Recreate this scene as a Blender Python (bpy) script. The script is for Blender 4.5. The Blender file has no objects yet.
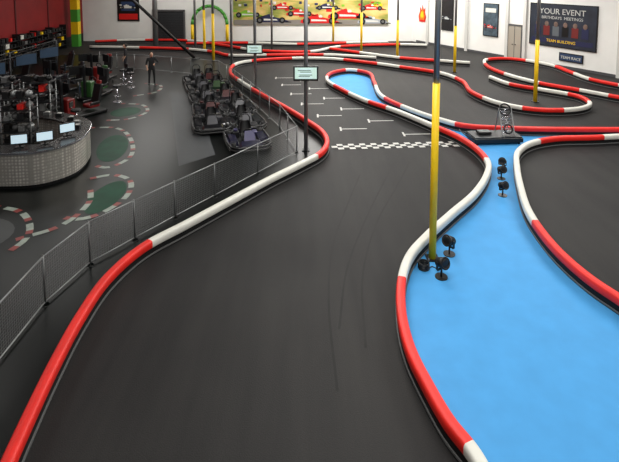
import bpy, bmesh, math, random
from mathutils import Vector, Matrix, Euler
from mathutils.geometry import tessellate_polygon
random.seed(7)
sc=bpy.context.scene
COL=sc.collection
try:
    sc.view_settings.view_transform='Standard'
except Exception: pass

# ---------------------------------------------------------------- materials
def s2l(c):
    return tuple(((x/255)/12.92 if x/255<=0.04045 else ((x/255+0.055)/1.055)**2.4) for x in c)
MATS={}
def mat(name,rgb,rough=.5,metal=0,noise=0.0,nscale=8,bump=0,emit=0,spec=.5,coat=0):
    if name in MATS: return MATS[name]
    m=bpy.data.materials.new(name); m.use_nodes=True
    nt=m.node_tree; b=nt.nodes['Principled BSDF']
    c=s2l(rgb)
    b.inputs['Base Color'].default_value=(*c,1)
    b.inputs['Roughness'].default_value=rough
    b.inputs['Metallic'].default_value=metal
    b.inputs['Specular IOR Level'].default_value=spec
    if coat: b.inputs['Coat Weight'].default_value=coat
    if emit:
        b.inputs['Emission Color'].default_value=(*c,1)
        b.inputs['Emission Strength'].default_value=emit
    if noise or bump:
        tc=nt.nodes.new('ShaderNodeTexCoord')
        n=nt.nodes.new('ShaderNodeTexNoise'); n.inputs['Scale'].default_value=nscale; n.inputs['Detail'].default_value=5
        nt.links.new(tc.outputs['Object'],n.inputs['Vector'])
        if noise:
            r=nt.nodes.new('ShaderNodeValToRGB')
            r.color_ramp.elements[0].position=.3; r.color_ramp.elements[1].position=.7
            r.color_ramp.elements[0].color=(*[x*(1-noise) for x in c],1)
            r.color_ramp.elements[1].color=(*[min(1,x*(1+noise)) for x in c],1)
            nt.links.new(n.outputs['Fac'],r.inputs['Fac']); nt.links.new(r.outputs['Color'],b.inputs['Base Color'])
        if bump:
            bp=nt.nodes.new('ShaderNodeBump'); bp.inputs['Strength'].default_value=bump; bp.inputs['Distance'].default_value=.02
            nt.links.new(n.outputs['Fac'],bp.inputs['Height']); nt.links.new(bp.outputs['Normal'],b.inputs['Normal'])
    MATS[name]=m
    return m

def asphalt(name,c0,c1,rough,fine=60,bump=.25,spec=.35):
    m=bpy.data.materials.new(name); m.use_nodes=True
    nt=m.node_tree; N=nt.nodes; Lk=nt.links; b=N['Principled BSDF']
    tc=N.new('ShaderNodeTexCoord')
    big=N.new('ShaderNodeTexNoise'); big.inputs['Scale'].default_value=.22; big.inputs['Detail'].default_value=4
    Lk.new(tc.outputs['Object'],big.inputs['Vector'])
    mp=N.new('ShaderNodeMapping'); mp.inputs['Scale'].default_value=(2.2,.22,1); mp.inputs['Rotation'].default_value=(0,0,-.25)
    Lk.new(tc.outputs['Object'],mp.inputs['Vector'])
    st=N.new('ShaderNodeTexNoise'); st.inputs['Scale'].default_value=1.2; st.inputs['Detail'].default_value=6
    Lk.new(mp.outputs['Vector'],st.inputs['Vector'])
    fn=N.new('ShaderNodeTexNoise'); fn.inputs['Scale'].default_value=fine; fn.inputs['Detail'].default_value=2
    Lk.new(tc.outputs['Object'],fn.inputs['Vector'])
    a=N.new('ShaderNodeMath'); a.operation='MULTIPLY_ADD'; a.inputs[1].default_value=.45
    Lk.new(big.outputs['Fac'],a.inputs[0])
    a2=N.new('ShaderNodeMath'); a2.operation='MULTIPLY'; a2.inputs[1].default_value=.3
    Lk.new(st.outputs['Fac'],a2.inputs[0]); Lk.new(a2.outputs[0],a.inputs[2])
    a3=N.new('ShaderNodeMath'); a3.operation='MULTIPLY_ADD'; a3.inputs[1].default_value=.25
    Lk.new(fn.outputs['Fac'],a3.inputs[0]); Lk.new(a.outputs[0],a3.inputs[2])
    r=N.new('ShaderNodeValToRGB'); r.color_ramp.elements[0].position=.38; r.color_ramp.elements[1].position=.62
    r.color_ramp.elements[0].color=(*s2l(c0),1); r.color_ramp.elements[1].color=(*s2l(c1),1)
    Lk.new(a3.outputs[0],r.inputs['Fac']); Lk.new(r.outputs['Color'],b.inputs['Base Color'])
    b.inputs['Roughness'].default_value=rough; b.inputs['Specular IOR Level'].default_value=spec
    if bump:
        bp=N.new('ShaderNodeBump'); bp.inputs['Strength'].default_value=bump; bp.inputs['Distance'].default_value=.01
        Lk.new(fn.outputs['Fac'],bp.inputs['Height']); Lk.new(bp.outputs['Normal'],b.inputs['Normal'])
    return m

RED=mat('barrier_red_plastic',(226,34,24),.5,noise=.12,nscale=3)
WHITE=mat('barrier_white_plastic',(214,213,204),.5,noise=.07,nscale=3)
BLACK=mat('black_rubber',(13,13,14),.65,spec=.3)
GREYSTRIP=mat('grey_bumper_strip',(95,95,95),.5)
STEEL=mat('galvanised_steel',(150,152,152),.4,.7)
DSTEEL=mat('dark_steel',(40,41,43),.45,.5)
YEL=mat('yellow_paint',(236,194,16),.45,noise=.06)
BPLAS=mat('black_plastic',(14,14,15),.4)
CHROME=mat('chrome',(200,200,205),.2,1)
SCREEN=mat('lit_screen',(190,212,222),.3,emit=.75)
SCREENG=mat('lit_screen_pale',(175,200,190),.3,emit=.7)
SCREEND=mat('dim_screen',(45,60,76),.2,emit=.35)
PWHITE=mat('floor_white_paint',(190,190,185),.5,noise=.12,nscale=6)
PRED=mat('floor_red_paint',(128,42,36),.4,noise=.12,nscale=6)
PWHITE2=mat('floor_worn_white_paint',(142,152,142),.4,noise=.2,nscale=6)

# ---------------------------------------------------------------- builder
class B:
    def __init__(s,name):
        s.name=name; s.bm=bmesh.new(); s.mats=[]
    def mi(s,m):
        if m not in s.mats: s.mats.append(m)
        return s.mats.index(m)
    def faces(s,vs,fs,m,smooth=False):
        i=s.mi(m); bv=[s.bm.verts.new(v) for v in vs]
        for f in fs:
            try:
                q=s.bm.faces.new([bv[k] for k in f]); q.material_index=i; q.smooth=smooth
            except ValueError: pass
        return bv
    def box(s,c,d,m,rot=None,bev=0):
        M=Matrix.Translation(c)
        if rot: M=M@Euler(rot).to_matrix().to_4x4()
        r=bmesh.ops.create_cube(s.bm,size=1,matrix=M@Matrix.Diagonal((*d,1)))
        i=s.mi(m); fs=set(f for v in r['verts'] for f in v.link_faces)
        for f in fs: f.material_index=i
        if bev:
            es=list(set(e for v in r['verts'] for e in v.link_edges))
            rb=bmesh.ops.bevel(s.bm,geom=es,offset=bev,segments=2,affect='EDGES',profile=.5)
            for f in rb['faces']: f.material_index=i
    def cyl(s,a,b,r1,m,r2=None,seg=12,cap=True):
        a=Vector(a);b=Vector(b);d=b-a
        if d.length<1e-6:return
        q=d.to_track_quat('Z','Y').to_matrix().to_4x4()
        r=bmesh.ops.create_cone(s.bm,cap_ends=cap,segments=seg,radius1=r1,radius2=r1 if r2 is None else r2,depth=d.length,matrix=Matrix.Translation((a+b)/2)@q)
        i=s.mi(m)
        for f in set(f for v in r['verts'] for f in v.link_faces):
            f.material_index=i; f.smooth=len(f.verts)==4
    def sph(s,c,r,m,scale=(1,1,1),u=14,v=10,rot=None):
        M=Matrix.Translation(c)
        if rot: M=M@Euler(rot).to_matrix().to_4x4()
        q=bmesh.ops.create_uvsphere(s.bm,u_segments=u,v_segments=v,radius=r,matrix=M@Matrix.Diagonal((*scale,1)))
        i=s.mi(m)
        for f in set(f for v in q['verts'] for f in v.link_faces): f.material_index=i; f.smooth=True
    def tube(s,pts,r,m,seg=8,closed=False):
        P=[Vector(p) for p in pts]
        if closed: P.append(P[0])
        for a,b in zip(P,P[1:]): s.cyl(a,b,r,m,seg=seg,cap=False)
        for p in P: s.sph(p,r,m,u=seg,v=6)
    def torus(s,c,R,r,m,axis=(0,0,1),n=20,k=8):
        q=Vector(axis).to_track_quat('Z','Y').to_matrix()
        vs=[];fs=[]
        for i in range(n):
            a=2*math.pi*i/n
            for j in range(k):
                t=2*math.pi*j/k
                vs.append(Vector(c)+q@Vector(((R+r*math.cos(t))*math.cos(a),(R+r*math.cos(t))*math.sin(a),r*math.sin(t))))
        for i in range(n):
            for j in range(k):
                fs.append((i*k+j,((i+1)%n)*k+j,((i+1)%n)*k+(j+1)%k,i*k+(j+1)%k))
        s.faces(vs,fs,m,True)
    def mesh(s):
        me=bpy.data.meshes.new(s.name)
        bmesh.ops.recalc_face_normals(s.bm,faces=s.bm.faces)
        s.bm.to_mesh(me); s.bm.free()
        for m in s.mats: me.materials.append(m)
        return me
    def done(s,loc=(0,0,0),rz=0,parent=None,scale=1):
        o=bpy.data.objects.new(s.name,s.mesh()); COL.objects.link(o); o.location=loc; o.rotation_euler=(0,0,rz); o.scale=(scale,)*3
        if parent: o.parent=parent
        return o
def inst(me,name,loc,rz,scale=1):
    o=bpy.data.objects.new(name,me); COL.objects.link(o); o.location=loc; o.rotation_euler=(0,0,rz); o.scale=(scale,)*3
    return o

def catmull(P,n=10):
    P=[Vector((p[0],p[1])) for p in P]; out=[]; par=[]
    Q=[P[0]*2-P[1]]+P+[P[-1]*2-P[-2]]
    for i in range(len(P)-1):
        a,b,c,d=Q[i],Q[i+1],Q[i+2],Q[i+3]
        t0=0;t1=t0+(b-a).length**.5;t2=t1+(c-b).length**.5;t3=t2+(d-c).length**.5
        for k in range(n):
            t=t1+(t2-t1)*k/n
            A1=a*((t1-t)/(t1-t0))+b*((t-t0)/(t1-t0));A2=b*((t2-t)/(t2-t1))+c*((t-t1)/(t2-t1));A3=c*((t3-t)/(t3-t2))+d*((t-t2)/(t3-t2))
            B1=A1*((t2-t)/(t2-t0))+A2*((t-t0)/(t2-t0));B2=A2*((t3-t)/(t3-t1))+A3*((t-t1)/(t3-t1))
            out.append(B1*((t2-t)/(t2-t1))+B2*((t-t1)/(t2-t1))); par.append(i+k/n)
    out.append(P[-1]); par.append(len(P)-1)
    return out,par
def normals(pts):
    N=[]
    for i in range(len(pts)):
        t=(pts[min(i+1,len(pts)-1)]-pts[max(i-1,0)]).normalized()
        N.append(Vector((-t.y,t.x)))
    return N
def sweep(b,pts,prof,matf,closed_prof=True,smooth=False,cap=True,z0=0):
    N=normals(pts); k=len(prof); rows=[]
    for p,n in zip(pts,N):
        rows.append([b.bm.verts.new((p.x+n.x*o,p.y+n.y*o,z+z0)) for o,z in prof])
    for i in range(len(pts)-1):
        mm=matf(i)
        if mm is None: continue
        mi=b.mi(mm)
        for j in range(k if closed_prof else k-1):
            f=b.bm.faces.new((rows[i][j],rows[i+1][j],rows[i+1][(j+1)%k],rows[i][(j+1)%k])); f.material_index=mi; f.smooth=smooth
    if cap and closed_prof:
        for r,i in ((rows[0],0),(rows[-1],len(pts)-2)):
            f=b.bm.faces.new(r); f.material_index=b.mi(matf(i))

RAIL=[(-.07,.17),(-.082,.19),(-.084,.27),(-.078,.31),(-.055,.33),(.055,.33),(.078,.31),(.084,.27),(.082,.19),(.07,.17)]
SKIRT=[(-.065,0),(-.065,.17),(.065,.17),(.065,0)]
def barrier(name,P,breaks,n=12):
    pts,par=catmull(P,n)
    def cf(i):
        for e,c in breaks:
            if par[i]<e: return RED if c=='r' else WHITE
        k=int((par[i]-breaks[-1][0])*1.0)
        return (WHITE,RED)[k%2] if breaks[-1][1]=='r' else (RED,WHITE)[k%2]
    b=B(name)
    sweep(b,pts,RAIL,cf,smooth=True)
    sweep(b,pts,SKIRT,lambda i:BLACK)
    for sgn in (-1,1):
        sweep(b,pts,[(sgn*.065,.03),(sgn*.065,.06),(sgn*.085,.06),(sgn*.085,.03)],lambda i:GREYSTRIP)
    b.done()
    return pts

# ---------------------------------------------------------------- room shell
ASPH=asphalt('track_asphalt',(26,25,26),(44,43,42),.62,spec=.22)
b=B('floor'); b.faces([(-20,-6,0),(34,-6,0),(34,45,0),(-20,45,0)],[(0,1,2,3)],ASPH); b.done()
WALLW=mat('white_painted_wall',(230,229,224),.7,noise=.04,nscale=1)
WALLR=mat('dark_red_wall',(128,13,15),.6,noise=.15,nscale=1)
WALLB=mat('black_dado',(18,18,20),.6)
CEIL=mat('ceiling_dark',(60,60,62),.8)
b=B('wall_back'); b.box((-5.2,41.65,4),(29.6,.3,8),WALLW)
b.done()
RA=Vector((10.62,38.69)); RD=Vector((6.97,-11.84)); RU=RD.normalized(); RN=Vector((-RU.y,RU.x))*-1
if RN.dot(Vector((-1,-1)))<0: RN=-RN
RROT=math.atan2(RU.y,RU.x)
def rw(t,off=0): 
    return RA+RD*t+RN*off
b=B('wall_right'); c=(rw(-.26)+rw(1.85))/2-RN*.15
b.box((c.x,c.y,4),((2.11)*RD.length,.3,8),WALLW,rot=(0,0,RROT)); b.done()
b=B('wall_left'); b.box((-19.85,17.5,4.35),(.3,48.6,7.3),WALLR); b.box((-19.85,17.5,.35),(.3,48.6,.7),WALLB)
for i in range(12): b.box((-19.68,-4+i*4,4.4),(.06,.12,7.2),mat('red_wall_batten',(80,10,12),.6))
b.done()
b=B('ceiling'); b.box((7,19.5,8.1),(54,51,.2),CEIL)
for i in range(9): b.box((7,-3+i*5.4,7.85),(54,.25,.3),DSTEEL)
b.done()
b=B('trim_right'); 
c=(rw(-.2)+rw(1.8))/2+RN*.03
b.box((c.x,c.y,.08),(2.0*RD.length,.05,.16),mat('dark_grey_trim',(70,70,72),.6),rot=(0,0,RROT))
b.done()
b=B('trim_pilasters')
for t in (-.1,.2,.46,.56,1.0,1.3):
    p=rw(t,.08); b.box((p.x,p.y,4),(.22,.16,8),mat('pilaster_paint',(200,199,194),.7),rot=(0,0,RROT))
b.done()
b=B('door_1')
DOOR=mat('door_beige',(160,152,138),.5); FR=mat('door_frame_grey',(85,85,85),.5)
L=1.1
b.box((0,0,1.15),(L,.06,2.3),DOOR)
for x in (-L/2,L/2): b.box((x,.0,1.2),(.09,.10,2.4),FR)
b.box((0,0,2.38),(L+.1,.10,.1),FR); b.box((0,.035,1.15),(.03,.02,2.3),FR)
b.box((.12,.06,1.05),(.1,.04,.04),CHROME); b.box((-.12,.06,1.05),(.1,.04,.04),CHROME)
p=rw(.505,.07); b.done((p.x,p.y,0),RROT+math.pi)

# ---------------------------------------------------------------- barriers
L1=[(-3.3,3.2),(-3.45,4.68),(-3.54,5.16),(-3.63,5.72),(-3.74,6.51),(-3.83,7.54),(-3.8,8.58),(-3.48,9.59),(-2.84,10.48),(-2.0,11.65),(-1.1,12.9),(-.2,14.04),(.37,14.86),(.59,15.77),(.45,16.91),(-.18,18.35),(-1.04,20.05),(-2.18,22.09),(-3.46,24.58),(-4.6,27.39),(-4.43,30.21),(-1.97,31.66),(1.37,31.66),(3.86,30.21),(5.52,28.89),(7.48,27.11),(8.08,25.05),(7.81,22.67),(8.38,20.69),(9.47,19.75),(11.15,19.75),(12.24,20.53),(12.48,21.91),(11.51,23.07),(10.34,24.35),(9.94,26.04)]
l1=barrier('track_barrier',L1,[(7.1,'r'),(11.6,'w'),(17.5,'r'),(18.2,'w'),(19.6,'r'),(20.3,'w'),(21.2,'r'),(22.3,'w'),(23.2,'r'),(24,'w'),(25,'r'),(25.6,'w'),(27.5,'r'),(28.6,'w'),(29.6,'r'),(31.2,'w'),(32.3,'r'),(33.2,'w'),(34,'r')])
R1=[(2.9,3.2),(2.35,4.2),(2.09,4.78),(1.96,5.28),(1.79,5.66),(1.65,6.2),(1.54,6.83),(1.55,7.59),(1.73,8.52),(2.04,9.27),(2.58,10.02),(3.4,10.99),(4.31,12.04),(5.03,13.17),(5.39,14.04),(5.46,15.12),(5.2,16.38),(4.56,17.72),(3.57,19.6),(2.5,21.2),(1.64,23.07),(.94,25.29),(1.29,27.11),(2.39,27.97),(3.35,27.11),(3.39,24.81),(3.37,21.91),(4.22,19.75),(5.1,18.35),(5.84,17.6),(7.75,17.25),(11.33,17.14),(14.5,17.14),(18,17.4)]
r1=barrier('track_barrier',R1,[(3.1,'w'),(8,'r'),(14.2,'w'),(16.8,'r'),(18.2,'w'),(18.8,'r'),(19.6,'w'),(20.4,'r'),(21.3,'w'),(22.7,'r'),(23.4,'w'),(25.3,'r'),(26.1,'w'),(26.7,'r'),(28.6,'w'),(31.6,'r')])
R2=[(7.3,5.2),(6.55,6.1),(6.0,6.75),(5.72,7.25),(5.5,7.9),(5.27,8.52),(5.14,9.34),(5.15,10.18),(5.28,11.13),(5.62,12.3),(6.08,13.6),(6.64,14.86),(7.4,15.68),(8.49,16.17),(9.88,16.3),(11.43,16.5),(13.3,16.75),(18,16.95)]
r2=barrier('track_barrier',R2,[(7.4,'r'),(12.4,'w'),(14.2,'r'),(15.6,'w'),(16.2,'r')])
B3=[(16.5,19.9),(15.29,20.53),(14.27,21.72),(13.23,23.07),(11.99,24.58),(11.09,26.83),(10.94,29.21),(11.71,31.28),(13.38,31.66),(14.99,29.54),(15.08,27.39),(15.15,25.53),(15.81,24.13),(16.85,22.67)]
barrier('track_barrier',B3,[(1.5,'w'),(2.2,'r'),(3,'w'),(4,'r'),(5,'w'),(6.2,'r'),(7,'w'),(8.4,'r'),(9.2,'w'),(10.2,'r'),(11,'w')])
barrier('track_barrier',[(1.55,35.95),(3.63,34.1),(6.11,32.04),(8.51,30.92),(10.23,30.21)],[(1,'r'),(2,'w'),(3,'r')])
barrier('track_barrier',[(-17.89,39.7),(-15.66,40.4),(-10.27,40.2),(-6.66,37.46),(-3.65,35.0),(.04,34.54),(2.37,36.94),(7.23,38.0),(9.3,37.6)],[(.7,'r'),(1.3,'w'),(2,'r'),(2.5,'w'),(3.5,'r'),(4,'w'),(5,'r')])
barrier('track_barrier',[(-17,36.8),(-13,36.4),(-9,35.6),(-6.8,34.3),(-5.6,33.0),(-3,33.1),(1,33.2),(4.5,32.1)],[(1,'w'),(2,'r'),(2.6,'w'),(4,'r'),(5,'w'),(6,'r')])
barrier('track_barrier',[(-10,38.6),(-5,38.9),(-1,38.2),(3,38.9),(6.5,39.4)],[(1,'r'),(2,'w'),(3,'r')])

# ---------------------------------------------------------------- painted floors
BLUE=mat('light_blue_floor_paint',(72,152,212),.6,noise=.05,nscale=2.5,bump=.04,spec=.2)
def poly(name,P,m,z):
    vs=[(p[0],p[1],z) for p in P]
    tris=tessellate_polygon([[Vector(v) for v in vs]])
    out=[]
    for t in tris:
        a,b_,c=[Vector(vs[i]) for i in t]
        out.append(tuple(t) if (b_-a).cross(c-a).z>0 else tuple(reversed(t)))
    me=bpy.data.meshes.new(name); me.from_pydata(vs,[],out); me.materials.append(m); me.update()
    o=bpy.data.objects.new(name,me); COL.objects.link(o)
    return o
poly('blue_floor_paint',[tuple(p) for p in r1]+[tuple(p) for p in reversed(r2)],BLUE,.006)
PIT=asphalt('pit_polished_floor',(6,8,8),(13,16,15),.3,fine=30,bump=0,spec=.2)
poly('pit_floor',[tuple(p) for p in l1[:12*20]]+[(-8,33.5),(-19.7,34.5),(-19.7,3.2)],PIT,.004)
poly('floor_lane_strip',[(-6.94,23.46),(-5.75,23.66),(-3.1,15.33),(-4.05,14.4)],mat('light_grey_floor',(62,64,66),.5,noise=.08,nscale=2),.009)
GRN=mat('green_floor_paint',(10,62,42),.45,noise=.25,nscale=2,spec=.15)

def kerb(name,P,w=.15,step=.16,z=.012):
    pts,_=catmull(P,40)
    out=[pts[0]];acc=0
    for a,c in zip(pts,pts[1:]):
        acc+=(c-a).length
        if acc>=step: out.append(c); acc=0
    b=B(name)
    sweep(b,out,[(-w/2,z),(w/2,z)],lambda i:(PRED,None,PWHITE2,PWHITE2)[i%4],closed_prof=False,cap=False)
    b.done()
kerb('painted_kerb',[(-8.47,18.08),(-7.6,18.1),(-6.95,17.61),(-6.04,15.96),(-5.85,14.95),(-6.2,14.3),(-6.66,14.43)])
kerb('painted_kerb',[(-5.99,11.27),(-5.6,11.2),(-5.21,11.47),(-4.91,12.4),(-5.2,13.4),(-5.85,13.75),(-6.5,13.43)])
kerb('painted_kerb',[(-8.1,11.85),(-7.27,11.57),(-6.63,10.9),(-6.39,10.3),(-6.5,9.7)])
kerb('painted_kerb',[(-8.6,21.5),(-7.6,21.3),(-7.0,20.2),(-7.4,19.2),(-8.3,19.0)])
kerb('painted_kerb',[(-8.9,25.5),(-7.9,25.0),(-7.7,23.6),(-8.6,22.8)])
kerb('painted_kerb',[(-6.6,10.3),(-5.9,10.9),(-5.75,12.0),(-6.1,12.9)])
def blob(c,rx,ry,rot,n=28):
    return [(c[0]+rx*math.cos(a)*math.cos(rot)-ry*math.sin(a)*math.sin(rot),c[1]+rx*math.cos(a)*math.sin(rot)+ry*math.sin(a)*math.cos(rot)) for a in [2*math.pi*i/n for i in range(n)]]
poly('green_floor_paint',blob((-5.45,12.4),.42,.95,.0),GRN,.01)
poly('green_floor_paint',blob((-6.75,16.0),.5,1.3,.3),GRN,.01)
poly('green_floor_paint',blob((-7.9,20.2),.6,.7,0),GRN,.01)
poly('grey_floor_paint',blob((-8.0,10.4),1.2,.9,0),mat('grey_floor_paint',(40,42,42),.35),.01)

b=B('checkered_start_line')
P00=Vector((.78,15.80));P10=Vector((5.2,16.1));P01=Vector((.74,16.3));P11=Vector((5.1,16.6))
nx,ny=22,3
for i in range(nx):
    for j in range(ny):
        def q(u,v): 
            a=P00.lerp(P10,u/nx); c=P01.lerp(P11,u/nx); r=a.lerp(c,v/ny); return (r.x,r.y,.008)
        b.faces([q(i,j),q(i+1,j),q(i+1,j+1),q(i,j+1)],[(0,1,2,3)],PWHITE if (i+j)%2 else BLACK)
b.done()
b=B('starting_grid_markings')
for (x,y) in [(-1.9,26.8),(-1.45,25.1),(-.9,23.2),(-.35,21.4),(.35,19.6),(1.2,17.9),(-.5,26.2),(.0,24.3),(.7,22.4),(1.4,20.6),(2.4,18.9),(3.5,17.3)]:
    b.faces([(x,y,.008),(x+1.0,y+.05,.008),(x+1.0,y+.12,.008),(x,y+.07,.008)],[(0,1,2,3)],PWHITE)
    b.faces([(x-.04,y-.18,.009),(x+.03,y-.18,.009),(x+.03,y+.27,.009),(x-.04,y+.27,.009)],[(0,1,2,3)],PWHITE)
b.done()
SK=mat('tyre_rubber_marks',(27,26,26),.6,noise=.25,nscale=1.5,spec=.22)
b=B('tyre_marks')
def skid(P,w,z):
    pts,_=catmull(P,10); sweep(b,pts,[(-w/2,z),(w/2,z)],lambda i:SK,closed_prof=False,cap=False)
skid([(2.9,15.2),(2.1,13.2),(1.3,11.0),(.75,9.2),(.5,7.6)],.04,.004)
skid([(3.2,14.8),(2.45,13.0),(1.6,11.0),(1.05,9.0),(.9,7.2)],.04,.0045)
skid([(1.5,13.8),(1.0,12.0),(.5,10.0),(.35,8.2),(.4,6.4)],.04,.005)
b.done()

# ---------------------------------------------------------------- fence
F=[(-4.75,3.2),(-4.75,5.3),(-4.78,6.6),(-4.78,8.19),(-4.51,9.38),(-3.92,10.3),(-3.29,11.27),(-2.53,12.37),(-1.54,13.84),(-.42,15.5),(-1.14,18.08),(-2.16,20.51),(-3.87,24.49),(-5.2,27.2),(-6.99,27.9),(-13.42,30.35)]
MESHM=mat('fence_wire',(135,137,137),.5,.4)
b=B('wire_mesh_fence')
H=.92
for a,c in zip(F,F[1:]):
    a=Vector(a);c=Vector(c);d=c-a;Ln=d.length;n=max(1,round(Ln/1.4)); u=d/Ln
    for i in range(n+1):
        p=a+d*i/n; b.cyl((p.x,p.y,0),(p.x,p.y,H+.03),.02,STEEL,seg=8)
        b.cyl((p.x,p.y,0),(p.x,p.y,.012),.07,STEEL,seg=10)
    for z in (H,.06): b.cyl((a.x,a.y,z),(c.x,c.y,z),.014,STEEL,seg=8)
    z=.12
    while z<H:
        b.faces([(a.x,a.y,z),(c.x,c.y,z),(c.x,c.y,z+.005),(a.x,a.y,z+.005)],[(0,1,2,3)],MESHM); z+=.055
    k=int(Ln/.055)
    for i in range(k):
        p=a+d*(i+.5)/k; e=u*.0025
        b.faces([(p.x-e.x,p.y-e.y,.06),(p.x+e.x,p.y+e.y,.06),(p.x+e.x,p.y+e.y,H),(p.x-e.x,p.y-e.y,H)],[(0,1,2,3)],MESHM)
b.done()

# ---------------------------------------------------------------- poles
def pole(x,y,yel,r=.085):
    b=B('steel_pole')
    if yel>0:
        b.cyl((0,0,0),(0,0,yel),r+.008,YEL,seg=20); b.cyl((0,0,yel),(0,0,7.98),r*.9,STEEL,seg=20)
    else: b.cyl((0,0,0),(0,0,7.98),r,STEEL,seg=20)
    b.box((0,0,.012),(.26,.26,.024),DSTEEL)
    for sx in (-.1,.1):
        for sy in (-.1,.1): b.cyl((sx,sy,.02),(sx,sy,.06),.014,STEEL,seg=6)
    return b.done((x,y,0))
pole(2.58,9.6,3.75,.066)
pole(-.12,15.75,0,.065)
pole(-2.72,23.7,0,.075)
pole(10.45,21.8,2.9,.08)
pole(8.7,28.4,2.8,.075)
pole(6.06,32.75,2.7,.08); pole(3.88,35.6,3,.08); pole(2.02,40.6,3,.08)
pole(-6.54,32.3,3.2,.09); pole(-7.8,35.3,3.2,.09); pole(-5.09,31.0,0,.08); pole(-9.0,37.5,0,.09)
pole(-2.9,36.6,0,.08); pole(-12.6,39,0,.2)

def tv(name,w,h,m,loc,rz,stand=False):
    b=B(name)
    b.box((0,0,0),(w,.05,h),BPLAS,bev=.01); b.box((0,-.028,0),(w-.06,.006,h-.06),m); b.box((0,.04,0),(w*.5,.05,h*.5),BPLAS)
    if stand:
        b.cyl((0,.04,-h/2-.09),(0,.04,0),.02,BPLAS); b.box((0,.04,-h/2-.09),(.22,.16,.02),BPLAS)
    return b.done(loc,rz)
def headmon(x,y,z,w=.82,h=.5):
    b=B('timing_monitor')
    b.box((0,0,0),(w,.07,h),BPLAS,bev=.012); b.box((0,-.037,.01),(w-.1,.006,h-.12),SCREENG)
    for i in range(7): b.box((-.05 if i%2 else 0,-.042,.15-i*.05),(w-.35-.05*(i%3),.004,.018),SCREEND if i%3 else SCREEN)
    b.box((0,.07,0),(.12,.09,.2),DSTEEL)
    b.done((x,y-.19,z),0)
headmon(-.12,15.75,2.68); headmon(-2.72,23.7,2.2,.8,.48)

# ---------------------------------------------------------------- go karts
def kart_mesh(body,accent):
    b=B('go_kart'); PB=mat('kart_'+body[0],body[1],.3,coat=.5); PA=mat('kart_'+accent[0],accent[1],.35)
    TY=BLACK
    b.box((0,0,.07),(.62,1.35,.03),DSTEEL)
    b.tube([(-.33,-.8,.1),(-.33,.7,.1),(0,.85,.1),(.33,.7,.1),(.33,-.8,.1)],.02,STEEL,closed=True)
    for x in (-1,1):
        for y,w,r in ((.6,.13,.13),(-.6,.2,.145)):
            xc=x*.55 if y>0 else x*.54
            b.cyl((xc-w/2,y,r),(xc+w/2,y,r),r,TY,seg=18)
            b.torus((xc-w*.3,y,r),r-.02,.025,TY,axis=(1,0,0),n=18,k=6);b.torus((xc+w*.3,y,r),r-.02,.025,TY,axis=(1,0,0),n=18,k=6)
            b.cyl((xc-w/2-.006,y,r),(xc+w/2+.006,y,r),.07,CHROME,seg=12)
        vs=[(x*.36,-.36,.06),(x*.66,-.36,.06),(x*.66,.36,.06),(x*.36,.36,.06),(x*.36,-.34,.25),(x*.62,-.32,.27),(x*.60,.26,.22),(x*.36,.32,.2)]
        b.faces(vs,[(0,1,2,3),(4,5,6,7),(0,1,5,4),(1,2,6,5),(2,3,7,6),(3,0,4,7)],PB)
        b.box((x*.665,0,.15),(.012,.5,.08),PA)
    b.cyl((-.5,-.6,.145),(.5,-.6,.145),.02,STEEL); b.cyl((-.5,.6,.13),(.5,.6,.13),.018,STEEL)
    ring=[(-.52,-.95),(.52,-.95),(.70,-.78),(.72,-.3),(.72,.3),(.66,.8),(.45,1.0),(-.45,1.0),(-.66,.8),(-.72,.3),(-.72,-.3),(-.70,-.78)]
    b.tube([(x,y,.10) for x,y in ring],.045,BPLAS,closed=True); b.tube([(x,y,.2) for x,y in ring],.035,BPLAS,closed=True)
    vs=[(-.5,.72,.06),(.5,.72,.06),(.42,.97,.08),(-.42,.97,.08),(-.3,.62,.3),(.3,.62,.3),(.32,.9,.24),(-.32,.9,.24)]
    b.faces(vs,[(0,1,2,3),(4,5,6,7),(0,1,5,4),(1,2,6,5),(2,3,7,6),(3,0,4,7)],PB)
    b.faces([(-.2,.6,.26),(.2,.6,.26),(.15,.42,.56),(-.15,.42,.56),(-.2,.55,.26),(.2,.55,.26),(.15,.38,.56),(-.15,.38,.56)],[(0,1,2,3),(4,5,6,7),(0,1,5,4),(1,2,6,5),(2,3,7,6),(3,0,4,7)],PA)
    b.cyl((0,.5,.15),(0,.18,.47),.018,DSTEEL); b.torus((0,.17,.48),.14,.018,BPLAS,axis=(0,-.75,.66)); b.box((0,.175,.475),(.24,.03,.03),BPLAS)
    vs=[];nu=9
    rows=[(.12,.09,.17,.10),(-.12,.08,.2,.16),(-.3,.14,.2,.2),(-.38,.32,.19,.17),(-.44,.52,.17,.1),(-.47,.66,.12,.04)]
    for (y,z,w,l) in rows:
        for i in range(nu):
            a=math.pi*i/(nu-1); vs.append((-w*math.cos(a),y+(1-math.sin(a))*.10*(1 if z>.2 else 0),z+(1-math.sin(a))*l))
    fs=[(r*nu+i,r*nu+i+1,(r+1)*nu+i+1,(r+1)*nu+i) for r in range(len(rows)-1) for i in range(nu-1)]
    b.faces(vs,fs,BPLAS,True)
    b.tube([(-.2,-.55,.1),(-.2,-.55,.75),(-.12,-.56,.86),(.12,-.56,.86),(.2,-.55,.75),(.2,-.55,.1)],.02,DSTEEL)
    b.box((.33,-.42,.22),(.22,.28,.22),DSTEEL,bev=.02); b.cyl((.33,-.42,.33),(.33,-.42,.4),.07,PA); b.cyl((.3,-.56,.2),(.3,-.85,.24),.04,CHROME)
    b.box((-.33,-.42,.18),(.2,.3,.18),PA,bev=.02); b.box((0,-.8,.2),(.7,.12,.16),PB,bev=.02)
    b.box((-.12,.66,.18),(.05,.02,.12),PA); b.box((.12,.66,.18),(.05,.02,.12),PA)
    return b.mesh()
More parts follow.
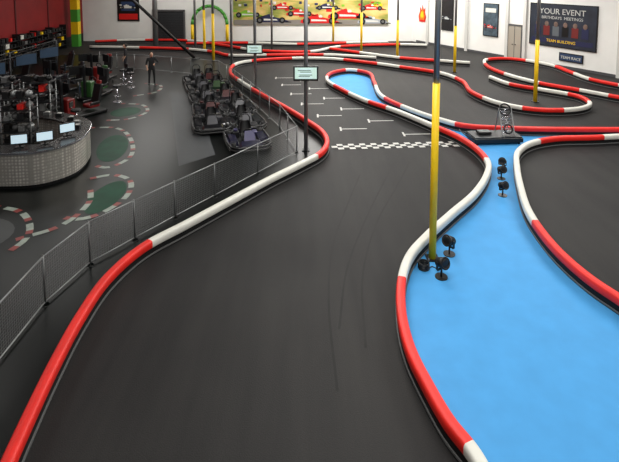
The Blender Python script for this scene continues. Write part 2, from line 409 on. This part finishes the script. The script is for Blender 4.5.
KM=[kart_mesh(('midnight_blue',(20,19,44)),('lilac',(64,60,100))),kart_mesh(('black',(16,16,20)),('grey',(70,70,75))),kart_mesh(('charcoal',(24,26,32)),('dull_red',(74,20,20))),kart_mesh(('dark_green',(14,28,20)),('green',(44,74,34)))]
for i,(x,y) in enumerate([(-2.2,16.45),(-3.8,18.2),(-2.6,18.5),(-4.25,20.1),(-3.15,20.4),(-4.85,22.0),(-3.95,22.2),(-5.5,23.9),(-4.75,24.1),(-6.1,25.7),(-5.5,25.9)]):
    inst(KM[[0,1,1,2,1,1,2,1,3,1,2][i]],'go_kart',(x,y,0),math.pi+.35+random.uniform(-.12,.12),1.02)

# ---------------------------------------------------------------- platform with kart frame
b=B('display_platform')
b.box((0,0,.16),(1.75,.85,.16),BPLAS,bev=.02); b.box((0,0,.26),(1.68,.78,.03),DSTEEL)
for x in (-.75,.75):
    for y in (-.33,.33): b.cyl((x-.03,y,.06),(x+.03,y,.06),.06,BLACK); 
b.tube([(-.87,-.3,.2),(-1.15,-.3,.35),(-1.15,.3,.35),(-.87,.3,.2)],.02,DSTEEL)
for x in (.18,.62):
    b.tube([(x,-.28,.28),(x+.03,.1,1.15)],.025,STEEL)
    b.tube([(x,.3,.28),(x+.03,.1,1.15)],.02,STEEL)
for i in range(9):
    f=i/8; y=-.28+.38*f; z=.3+.85*f; b.cyl((.18+.03*f,y,z),(.62+.03*f,y,z),.013,STEEL,seg=6)
for i in range(8):
    f=i/8; g=(i+1)/8; x0,x1=(.18,.62) if i%2 else (.62,.18)
    b.cyl((x0,-.28+.38*f,.3+.85*f),(x1,-.28+.38*g,.3+.85*g),.012,CHROME,seg=6)
b.torus((.42,.08,1.12),.2,.03,BPLAS,axis=(0,-.9,.35)); b.torus((.42,-.2,.5),.15,.03,BPLAS,axis=(0,-.9,.35))
b.box((-.35,.05,.33),(.45,.3,.1),BPLAS,bev=.02)
b.done((6.55,16.62,0),.08)

# ---------------------------------------------------------------- floor spotlights
def spot(x,y,rz,s=1):
    b=B('floor_spotlight')
    b.cyl((0,0,0),(0,0,.025),.13,BPLAS,seg=20); b.cyl((0,0,.02),(0,0,.2),.02,BPLAS)
    b.box((0,0,.2),(.24,.05,.02),BPLAS)
    for k in (-.12,.12): b.box((k,0,.28),(.015,.05,.17),BPLAS)
    b.cyl((0,.11,.28),(0,-.1,.36),.075,BPLAS,.115,seg=20); b.torus((0,-.1,.36),.11,.018,BPLAS,axis=(0,-.93,.36)); b.sph((0,-.095,.358),.1,DSTEEL,(1,.25,1))
    for i in range(4): b.torus((0,.1-.035*i,.285+.013*i),.082+.006*i,.008,DSTEEL,axis=(0,-.93,.36),n=16,k=4)
    b.done((x,y,0),rz,scale=s)
spot(2.6,8.98,.5,.95); spot(2.98,9.75,-1.0,.95); spot(5.58,13.5,.3,.9)
spot(5.85,14.1,-.5,.9); spot(5.2,12.45,.4,.9)
b=B('cable_coil')
for i in range(6): b.torus((0,0,.02+i*.022),.11-.006*(i%2),.011,BPLAS,n=24,k=6)
b.tube([(.11,0,.02),(.18,.05,.015),(.24,0,.015),(.26,-.1,.015)],.01,BPLAS)
b.done((2.32,9.26,0))

# ---------------------------------------------------------------- reception counter
RIV=mat('quilted_aluminium',(185,182,176),.35,.55)
nt=RIV.node_tree; tc=nt.nodes.new('ShaderNodeTexCoord'); v=nt.nodes.new('ShaderNodeTexVoronoi'); v.inputs['Scale'].default_value=11; v.inputs['Randomness'].default_value=.15
bp=nt.nodes.new('ShaderNodeBump'); bp.inputs['Strength'].default_value=.4; bp.inputs['Distance'].default_value=.02
nt.links.new(tc.outputs['Object'],v.inputs['Vector']); nt.links.new(v.outputs['Distance'],bp.inputs['Height']); nt.links.new(bp.outputs['Normal'],nt.nodes['Principled BSDF'].inputs['Normal'])
rr=nt.nodes.new('ShaderNodeValToRGB'); rr.color_ramp.elements[0].color=(*s2l((245,241,232)),1); rr.color_ramp.elements[1].color=(*s2l((170,166,158)),1); rr.color_ramp.elements[1].position=.5
nt.links.new(v.outputs['Distance'],rr.inputs['Fac']); nt.links.new(rr.outputs['Color'],nt.nodes['Principled BSDF'].inputs['Base Color'])
CP,_=catmull([(-11.5,12.85),(-9.6,12.79),(-8.55,12.79),(-7.51,12.95),(-6.95,13.6),(-6.95,14.6),(-7.43,15.7),(-8.95,16.6),(-11.1,16.75)],8)
b=B('reception_counter')
sweep(b,CP,[(0,.1),(0,1.0),(.55,1.0),(.55,.1)],lambda i:RIV)
sweep(b,CP,[(.05,0),(.05,.1),(.5,.1),(.5,0)],lambda i:BLACK)
sweep(b,CP,[(-.05,1.0),(-.05,1.05),(.62,1.05),(.62,1.0)],lambda i:mat('counter_top_dark',(42,40,40),.25))
sweep(b,CP,[(-.055,1.0),(-.055,1.05),(-.04,1.055),(-.04,.995)],lambda i:CHROME)
b.done()
for (x,y,r) in [(-8.95,13.15,.1),(-8.2,13.2,.3),(-7.62,13.45,.5),(-7.35,14.2,.7)]:
    tv('counter_monitor',.46,.3,SCREEN,(x,y,1.305),r,stand=True)
b=B('counter_equipment')
for i,(a,y) in enumerate([(-9.35,13.1),(-9.7,13.1),(-10.1,13.15),(-10.5,13.1),(-7.4,14.9),(-7.6,15.3),(-8.0,15.75),(-8.6,16.15),(-9.1,16.3)]):
    b.box((a,y,1.05+.06),(.22,.16,.12),[BPLAS,DSTEEL,GREYSTRIP][i%3],bev=.01)
    b.box((a+.02,y-.02,1.05+.13),(.12,.1,.02),PWHITE)
b.done()

def tower(x,y,rz,h=2.3):
    b=B('equipment_rack')
    for sx in (-.45,.45):
        for sy in (-.25,.25): b.cyl((sx,sy,0),(sx,sy,h),.025,STEEL,seg=8)
    for k in range(6):
        z=.15+k*(h-.2)/5; b.box((0,0,z),(.96,.56,.03),DSTEEL)
        for i in range(4):
            c=random.choice([BPLAS,BPLAS,DSTEEL,STEEL,GREYSTRIP,RED if random.random()<.35 else BPLAS,WHITE if random.random()<.3 else DSTEEL])
            hh=random.uniform(.12,.28)
            if i%2: b.sph((-.33+i*.22,0,z+.14),.115,c,(1,1.1,1))
            else: b.box((-.33+i*.22,0,z+.015+hh/2),(.18,.35,hh),c,bev=.01)
    b.done((x,y,0),rz)
for (x,y) in [(-9.4,15.2),(-10.5,15.2),(-11.3,17.4),(-10.0,17.5)]: tower(x,y,.1,2.0)
def sim_mesh(acc):
    b=B('racing_simulator'); A=mat('sim_'+acc[0],acc[1],.35)
    b.box((0,-.1,.08),(.8,1.9,.12),BPLAS,bev=.03)
    b.box((0,-.55,.35),(.5,.5,.16),A,bev=.05); b.box((0,-.85,.8),(.5,.14,.85),BPLAS,rot=(.25,0,0),bev=.05); b.box((0,-.96,1.25),(.28,.1,.2),A,rot=(.25,0,0),bev=.04)
    for x in (-.26,.26): b.box((x,-.55,.46),(.07,.45,.14),BPLAS,bev=.03)
    b.box((0,.5,.5),(.5,.35,.75),A,bev=.04); b.cyl((0,.35,.75),(0,.1,.85),.03,DSTEEL); b.torus((0,.08,.87),.15,.02,BPLAS,axis=(0,-.9,.4))
    b.box((0,.75,.9),(.1,.1,1.5),DSTEEL)
    for k,a in ((-.62,.55),(0,0),(.62,-.55)):
        b.box((k,.62-abs(k)*.35,1.35),(.62,.05,.4),BPLAS,rot=(0,0,-a)); b.box((k,.585-abs(k)*.38,1.35),(.56,.012,.34),SCREEND,rot=(0,0,-a))
    return b.mesh()
SM=[sim_mesh(('red',(120,22,20))),sim_mesh(('dark',(30,32,38))),sim_mesh(('green',(45,85,40)))]
for i,(x,y) in enumerate([(-9.6,19.6),(-11.4,20.6),(-10.4,22.8),(-12.4,24.0),(-15.6,24.8),(-11.6,26.2),(-14.6,27.4)]):
    inst(SM[[0,1,2,1,1,0,1][i]],'racing_simulator',(x,y,0),2.6+.2*(i%3))
def stool(x,y):
    b=B('bar_stool'); b.cyl((0,0,0),(0,0,.03),.2,CHROME,seg=20); b.cyl((0,0,.03),(0,0,.72),.03,CHROME); b.cyl((0,0,.72),(0,0,.8),.19,BPLAS,.18,seg=20); b.torus((0,0,.28),.15,.014,CHROME)
    b.box((0,.17,.98),(.32,.04,.22),BPLAS,bev=.02); b.cyl((0,.15,.78),(0,.18,.95),.015,CHROME)
    b.done((x,y,0),random.uniform(0,6))
for p in [(-8.9,21.8),(-9.3,24.6),(-10.0,25.4),(-8.9,17.9)]: stool(*p)
b=B('screen_gantry')
GX=-13.6
for y in (17.5,21.5,25.5): b.cyl((GX,y,0),(GX,y,2.35),.05,DSTEEL)
for z in (2.1,2.35): b.cyl((GX,17.5,z),(GX,25.5,z),.03,DSTEEL)
for i in range(16):
    y=17.5+i*.5; b.cyl((GX,y,2.1 if i%2 else 2.35),(GX,y+.5,2.35 if i%2 else 2.1),.015,DSTEEL,seg=6)
b_par=b.done()
for i,y in enumerate((18.3,20.2,22.6,24.6)):
    o=tv('screen_%d'%(i+1),.95,.55,SCREEND,(GX+.1,y,1.85),.9); o.parent=b_par
b=B('merchandise_shelving')
for k in range(4):
    b.box((-19.4,28.5,.3+k*.4),(.5,18,.04),DSTEEL)
    for i in range(44):
        c=random.choice([BPLAS,DSTEEL,BPLAS,DSTEEL,GREYSTRIP,RED,WHITE,YEL] if random.random()<.3 else [BPLAS,DSTEEL])
        h=random.uniform(.15,.32); b.box((-19.4,19.9+i*.4,.32+k*.4+h/2),(.35,random.uniform(.15,.34),h),c)
for i in range(10): b.box((-19.4,19.5+i*2,.95),(.52,.05,1.9),DSTEEL)
b.done()
b=B('painted_column'); 
for i in range(8): b.box((0,0,.5+i),(.55,.5,1.0),YEL if i%2 else mat('green_paint',(70,150,50),.5))
b.done((-18.9,38.6,0))
b=B('diagonal_steel_brace')
b.cyl((-7.95,32.9,.05),(-15.75,32.9,7.6),.11,BPLAS,seg=10); b.cyl((-7.9,32.9,0),(-7.9,32.9,.06),.3,DSTEEL,seg=14)
b.done()

# ---------------------------------------------------------------- back wall mural
MUR=bpy.data.materials.new('mural_backdrop'); MUR.use_nodes=True
nt=MUR.node_tree;N=nt.nodes;Lk=nt.links
tc=N.new('ShaderNodeTexCoord');mp=N.new('ShaderNodeMapping');mp.inputs['Scale'].default_value=(.35,1,.9);n=N.new('ShaderNodeTexNoise');n.inputs['Scale'].default_value=1.1;n.inputs['Detail'].default_value=6
r=N.new('ShaderNodeValToRGB'); els=r.color_ramp.elements; els[0].position=.32; els[0].color=(*s2l((80,105,40)),1); els[1].position=.7; els[1].color=(*s2l((228,205,140)),1)
e=els.new(.45); e.color=(*s2l((150,152,70)),1); e=els.new(.55); e.color=(*s2l((205,175,100)),1)
Lk.new(tc.outputs['Object'],mp.inputs[0]);Lk.new(mp.outputs[0],n.inputs['Vector']);Lk.new(n.outputs['Fac'],r.inputs['Fac']);Lk.new(r.outputs['Color'],N['Principled BSDF'].inputs['Base Color']);N['Principled BSDF'].inputs['Roughness'].default_value=.5
def car2d(b,x,z,s,m,y=-.04,flip=1):
    def P(pts,mm,yy=y):
        b.faces([(x+flip*s*a,yy,z+s*c) for a,c in pts],[tuple(range(len(pts)))],mm)
    P([(-1.35,.12),(-1.3,.3),(-.9,.42),(-.5,.62),(-.15,.72),(-.05,.5),(.25,.46),(.9,.32),(1.35,.14),(1.35,.06),(-1.2,.06)],m)
    P([(-1.45,.5),(-1.1,.5),(-1.1,.72),(-1.45,.72)],m); P([(1.1,.04),(1.55,.04),(1.55,.1),(1.1,.14)],BPLAS)
    P([(-.1,.56),(.05,.66),(.18,.56),(.15,.46),(-.05,.46)],WHITE,y-.01)
    P([(-.6,.2),(.5,.2),(.4,.3),(-.6,.34)],WHITE,y-.01)
    for cx,rr in ((-.92,.26),(.85,.24)):
        P([(cx+rr*math.cos(t*math.pi/9),.22+rr*math.sin(t*math.pi/9)) for t in range(18)],BLACK,y-.015)
        P([(cx+rr*.5*math.cos(t*math.pi/9),.22+rr*.5*math.sin(t*math.pi/9)) for t in range(18)],GREYSTRIP,y-.02)
b=B('racing_mural'); b.box((0,0,2.8),(13.4,.06,2.8),MUR)
b.box((0,-.035,1.65),(13.3,.01,.45),mat('mural_track_grey',(130,124,115),.5))
C1=mat('mural_red',(205,24,20),.5);C2=mat('mural_navy',(30,35,70),.5);C3=mat('mural_silver',(160,165,170),.5);C4=mat('mural_lime',(120,175,38),.5)
for x,z,s,m in [(-5.4,2.1,.9,C4),(-3.4,1.6,1.1,C2),(-.9,2.2,.9,C1),(.8,1.5,1.25,C1),(3.3,1.9,1.35,C1),(5.4,1.5,1.0,C3),(1.5,2.75,.8,C2),(-2.4,2.75,.8,C1),(5.3,2.7,.8,C1)]: car2d(b,x,z,s,m,y=-.05)
for i in range(70): b.box((random.uniform(-6.5,6.5),-.04,random.uniform(3.1,4.1)),(random.uniform(.05,.3),.012,random.uniform(.05,.25)),random.choice([C1,C2,C3,C4,YEL,WHITE]))
b.done((.1,41.45,0))
b=B('racing_poster'); b.box((0,0,0),(1.9,.05,2.4),BPLAS); b.box((0,-.03,-.8),(1.6,.012,.5),C1); b.box((0,-.03,.1),(1.2,.012,.8),mat('poster_blue',(40,60,95),.5)); car2d(b,0,-.1,.5,WHITE,-.045)
b.done((-15.7,41.46,2.95))
b=B('door_2'); b.box((0,0,1.3),(2.6,.08,2.6),mat('dark_roller_door',(42,44,46),.5))
for i in range(12): b.box((0,-.05,.1+i*.22),(2.5,.03,.03),DSTEEL)
for x in (-1.35,1.35): b.box((x,-.02,1.35),(.12,.14,2.7),FR)
b.box((0,-.02,2.7),(2.82,.14,.12),FR); b.done((-12.2,41.42,0))
b=B('lime_arch_sign')
for i in range(11):
    a=math.pi*i/11; a2=math.pi*(i+1)/11
    b.cyl((1.5*math.cos(a),0,1.5+1.6*math.sin(a)),(1.5*math.cos(a2),0,1.5+1.6*math.sin(a2)),.14,mat('green_paint',(70,150,50),.5))
for x in (-1.5,1.5): b.cyl((x,0,0),(x,0,1.5),.14,YEL)
b.done((-8.6,41.1,0))

# ---------------------------------------------------------------- right wall boards
def text(s,size,loc,m,parent,align='CENTER'):
    t=bpy.data.curves.new('lettering','FONT'); t.body=s; t.size=size; t.align_x=align; t.extrude=.004; t.materials.append(m)
    o=bpy.data.objects.new('lettering',t); COL.objects.link(o); o.parent=parent; o.location=loc; o.rotation_euler=(math.pi/2,0,0)
    return o
WROT=RROT
def wallboard(name,t0,t1,z0,z1,face,frame=BPLAS):
    b=B(name); w=(t1-t0)*RD.length; h=z1-z0
    b.box((0,.0,0),(w,.06,h),frame); b.box((0,-.033,0),(w-.12,.01,h-.12),face)
    return b,w,h,rw((t0+t1)/2,.04),(z0+z1)/2
NAVY=mat('banner_dark_blue',(36,42,54),.45,noise=.35,nscale=1.5)
b,w,h,p,z=wallboard('event_banner',.585,.905,1.25,4.0,NAVY)
SKN=mat('banner_photo_tone',(110,88,78),.5,noise=.3,nscale=4)
DR=mat('banner_dull_red',(110,30,28),.5)
for i in range(6):
    x=-1.6+i*.62; b.box((x,-.042,-.35),(.42,.01,.62),[C2,DR,mat('banner_grey',(90,95,100),.5),BPLAS,DR,C2][i]); b.sph((x,-.045,.08),.14,SKN,(1,.08,1.2))
b.box((0,-.045,-.98),(4.0,.01,.3),C2)
o=b.done((p.x,p.y,z),WROT)
text('YOUR EVENT',.5,(0,-.05,.72),PWHITE,o); text('BIRTHDAYS  MEETINGS',.26,(0,-.05,.40),PWHITE,o); text('TEAM BUILDING',.26,(0,-.055,-1.07),YEL,o)
b,w,h,p,z=wallboard('small_sign',.74,.85,.45,.98,mat('sign_blue',(40,60,90),.5)); o=b.done((p.x,p.y,z),WROT); text('TEAM RACE',.24,(0,-.045,-.1),WHITE,o)
b,w,h,p,z=wallboard('framed_poster',.31,.405,1.36,3.75,mat('poster_grey_blue',(70,85,95),.4,noise=.5,nscale=3)); car2d(b,0,-.6,.38,C1,-.05); b.box((0,-.045,.7),(.9,.01,.3),WHITE); b.done((p.x,p.y,z),WROT)
b,w,h,p,z=wallboard('framed_poster',.01,.1,1.35,4.1,mat('poster_black',(25,25,30),.4,noise=.5,nscale=3)); car2d(b,0,-.5,.36,C3,-.05); b.done((p.x,p.y,z),WROT)
b=B('flame_artwork'); 
for s,m,yy in ((1,C1,0),(.7,mat('flame_orange',(240,120,20),.5),-.015),(.4,YEL,-.03)):
    pts=[(-.35,-.7),(-.45,-.2),(-.28,.2),(-.3,.6),(-.08,.25),(.02,.8),(.16,.3),(.34,.55),(.3,.1),(.45,-.25),(.32,-.7)]
    vs=[(x*s,yy-.01,y*s-.1*(1-s)) for x,y in pts]+[(x*s,yy+.01,y*s-.1*(1-s)) for x,y in pts]; nn=len(pts)
    b.faces(vs,[tuple(range(nn)),tuple(range(nn,2*nn))]+[(i,(i+1)%nn,nn+(i+1)%nn,nn+i) for i in range(nn)],m)
p=rw(-.15,.03); b.done((p.x,p.y,2.5),WROT)

# ---------------------------------------------------------------- people
def person(x,y,rz,shirt,pants,pose=0):
    J={'pel':(0,0,.95),'sp':(0,.01,1.15),'ch':(0,.0,1.36),'nk':(0,0,1.48),'hd':(0,-.01,1.56),
       'ls':(.19,0,1.42),'le':(.27,.02,1.14),'lw':(.25,-.10,.9) ,'rs':(-.19,0,1.42),'re':(-.27,.03,1.14),'rw':(-.24,-.14,.94),
       'lh':(.1,0,.9),'lk':(.12,-.03,.5),'la':(.13,.02,.09),'lt':(.14,-.15,.04),'rh':(-.1,0,.9),'rk':(-.13,-.04,.5),'ra':(-.15,.0,.09),'rt':(-.17,-.17,.04)}
    if pose==1: J['le']=(.33,-.05,1.18);J['lw']=(.14,-.26,1.16)
    Rr={'pel':.14,'sp':.13,'ch':.155,'nk':.055,'hd':.06,'ls':.07,'le':.045,'lw':.03,'rs':.07,'re':.045,'rw':.03,'lh':.1,'lk':.062,'la':.042,'lt':.04,'rh':.1,'rk':.062,'ra':.042,'rt':.04}
    E=[('pel','sp'),('sp','ch'),('ch','nk'),('nk','hd'),('ch','ls'),('ls','le'),('le','lw'),('ch','rs'),('rs','re'),('re','rw'),('pel','lh'),('lh','lk'),('lk','la'),('la','lt'),('pel','rh'),('rh','rk'),('rk','ra'),('ra','rt')]
    keys=list(J); me=bpy.data.meshes.new('tmp'); me.from_pydata([J[k] for k in keys],[(keys.index(a),keys.index(c)) for a,c in E],[])
    o=bpy.data.objects.new('tmp',me); COL.objects.link(o)
    sm=o.modifiers.new('s','SKIN')
    for i,k in enumerate(keys):
        me.skin_vertices[0].data[i].radius=(Rr[k],Rr[k]*(.72 if k in('pel','sp','ch') else 1)); me.skin_vertices[0].data[i].use_root=(k=='pel')
    ss=o.modifiers.new('u','SUBSURF'); ss.levels=2
    dg=bpy.context.evaluated_depsgraph_get(); ev=bpy.data.meshes.new_from_object(o.evaluated_get(dg))
    b=B('person'); b.bm.from_mesh(ev)
    SKINM=mat('skin',(205,160,135),.5); HAIR=mat('hair_brown',(40,28,22),.6)
    S=mat('shirt_'+shirt[0],shirt[1],.8); Pn=mat('trousers_'+pants[0],pants[1],.8)
    ids=[b.mi(m) for m in (S,Pn,SKINM,BPLAS)]
    for f in b.bm.faces:
        c=f.calc_center_median(); f.smooth=True
        if c.z<.1: f.material_index=ids[3]
        elif c.z<.97 and abs(c.x)<.21: f.material_index=ids[1]
        elif c.z>1.49 or (abs(c.x)>.2 and c.z<1.1): f.material_index=ids[2]
        else: f.material_index=ids[0]
    b.sph((0,-.02,1.65),.1,SKINM,(.8,.95,1.2)); b.sph((0,.025,1.69),.106,HAIR,(.88,.95,1.1)); b.cyl((0,-.11,1.66),(0,-.135,1.63),.012,SKINM,.018,seg=8)
    for sx in (-1,1):
        b.sph((sx*.032,-.105,1.67),.011,BPLAS); b.sph((sx*.082,-.01,1.645),.022,SKINM,(.4,.8,1.2))
    b.box((0,-.112,1.6),(.045,.01,.008),C1)
    for k in ('lw','rw'):
        w=Vector(J[k]); e=Vector(J['le' if k=='lw' else 're']); d=(w-e).normalized(); s=d.cross(Vector((0,1,.2))).normalized()
        b.sph(w+d*.045,.04,SKINM,(.8,.5,1))
        for i,ln in enumerate((.065,.075,.07,.055)):
            a=w+d*.07+s*(.022*(i-1.5)); m=a+d*ln*.55; b.cyl(a,m,.009,SKINM,seg=6); b.cyl(m,m+(d+Vector((0,-.5,0))).normalized()*ln*.5,.009,SKINM,.007,seg=6)
        b.cyl(w+d*.03+s*.03,w+d*.07+s*.06,.01,SKINM,.008,seg=6)
    bpy.data.objects.remove(o)
    return b.done((x,y,0),rz)
person(-8.4,25.2,.4,('black',(26,26,28)),('black',(24,24,26)),1)
person(-10.9,28.1,-1.2,('charcoal',(34,34,38)),('navy',(24,26,34)))

# ---------------------------------------------------------------- lights
def area(x,y,e,sx=5,sy=1.2,c=(1,.975,.93)):
    b=B('ceiling_light_fixture'); b.box((0,0,.05),(sx,.5,.08),STEEL); b.box((0,0,0),(sx-.1,.4,.03),mat('luminaire_diffuser',(255,252,244),.5,emit=2)); b.done((x,y,7.62))
    l=bpy.data.lights.new('ceiling_lamp','AREA'); l.shape='RECTANGLE'; l.size=sx; l.size_y=sy; l.energy=e; l.color=c
    o=bpy.data.objects.new('ceiling_lamp',l); COL.objects.link(o); o.location=(x,y,7.55)
for y,e in ((2,270),(8,350),(14,350),(20,360),(26,450),(32,620),(38,720)):
    area(1,y,e); area(11,y,e) if y<34 else area(7,y,e)
    area(-12,y,e*.38)
w=bpy.data.worlds.new('world'); sc.world=w; w.use_nodes=True
w.node_tree.nodes['Background'].inputs[0].default_value=(.95,.97,1,1); w.node_tree.nodes['Background'].inputs[1].default_value=.4

# ---------------------------------------------------------------- camera
c=bpy.data.cameras.new('camera'); co=bpy.data.objects.new('camera',c); COL.objects.link(co); sc.camera=co
c.sensor_width=36; c.lens=480/619*36; c.shift_y=-217/619
co.location=(0,0,6); co.rotation_euler=(math.radians(85),0,0); c.clip_end=200
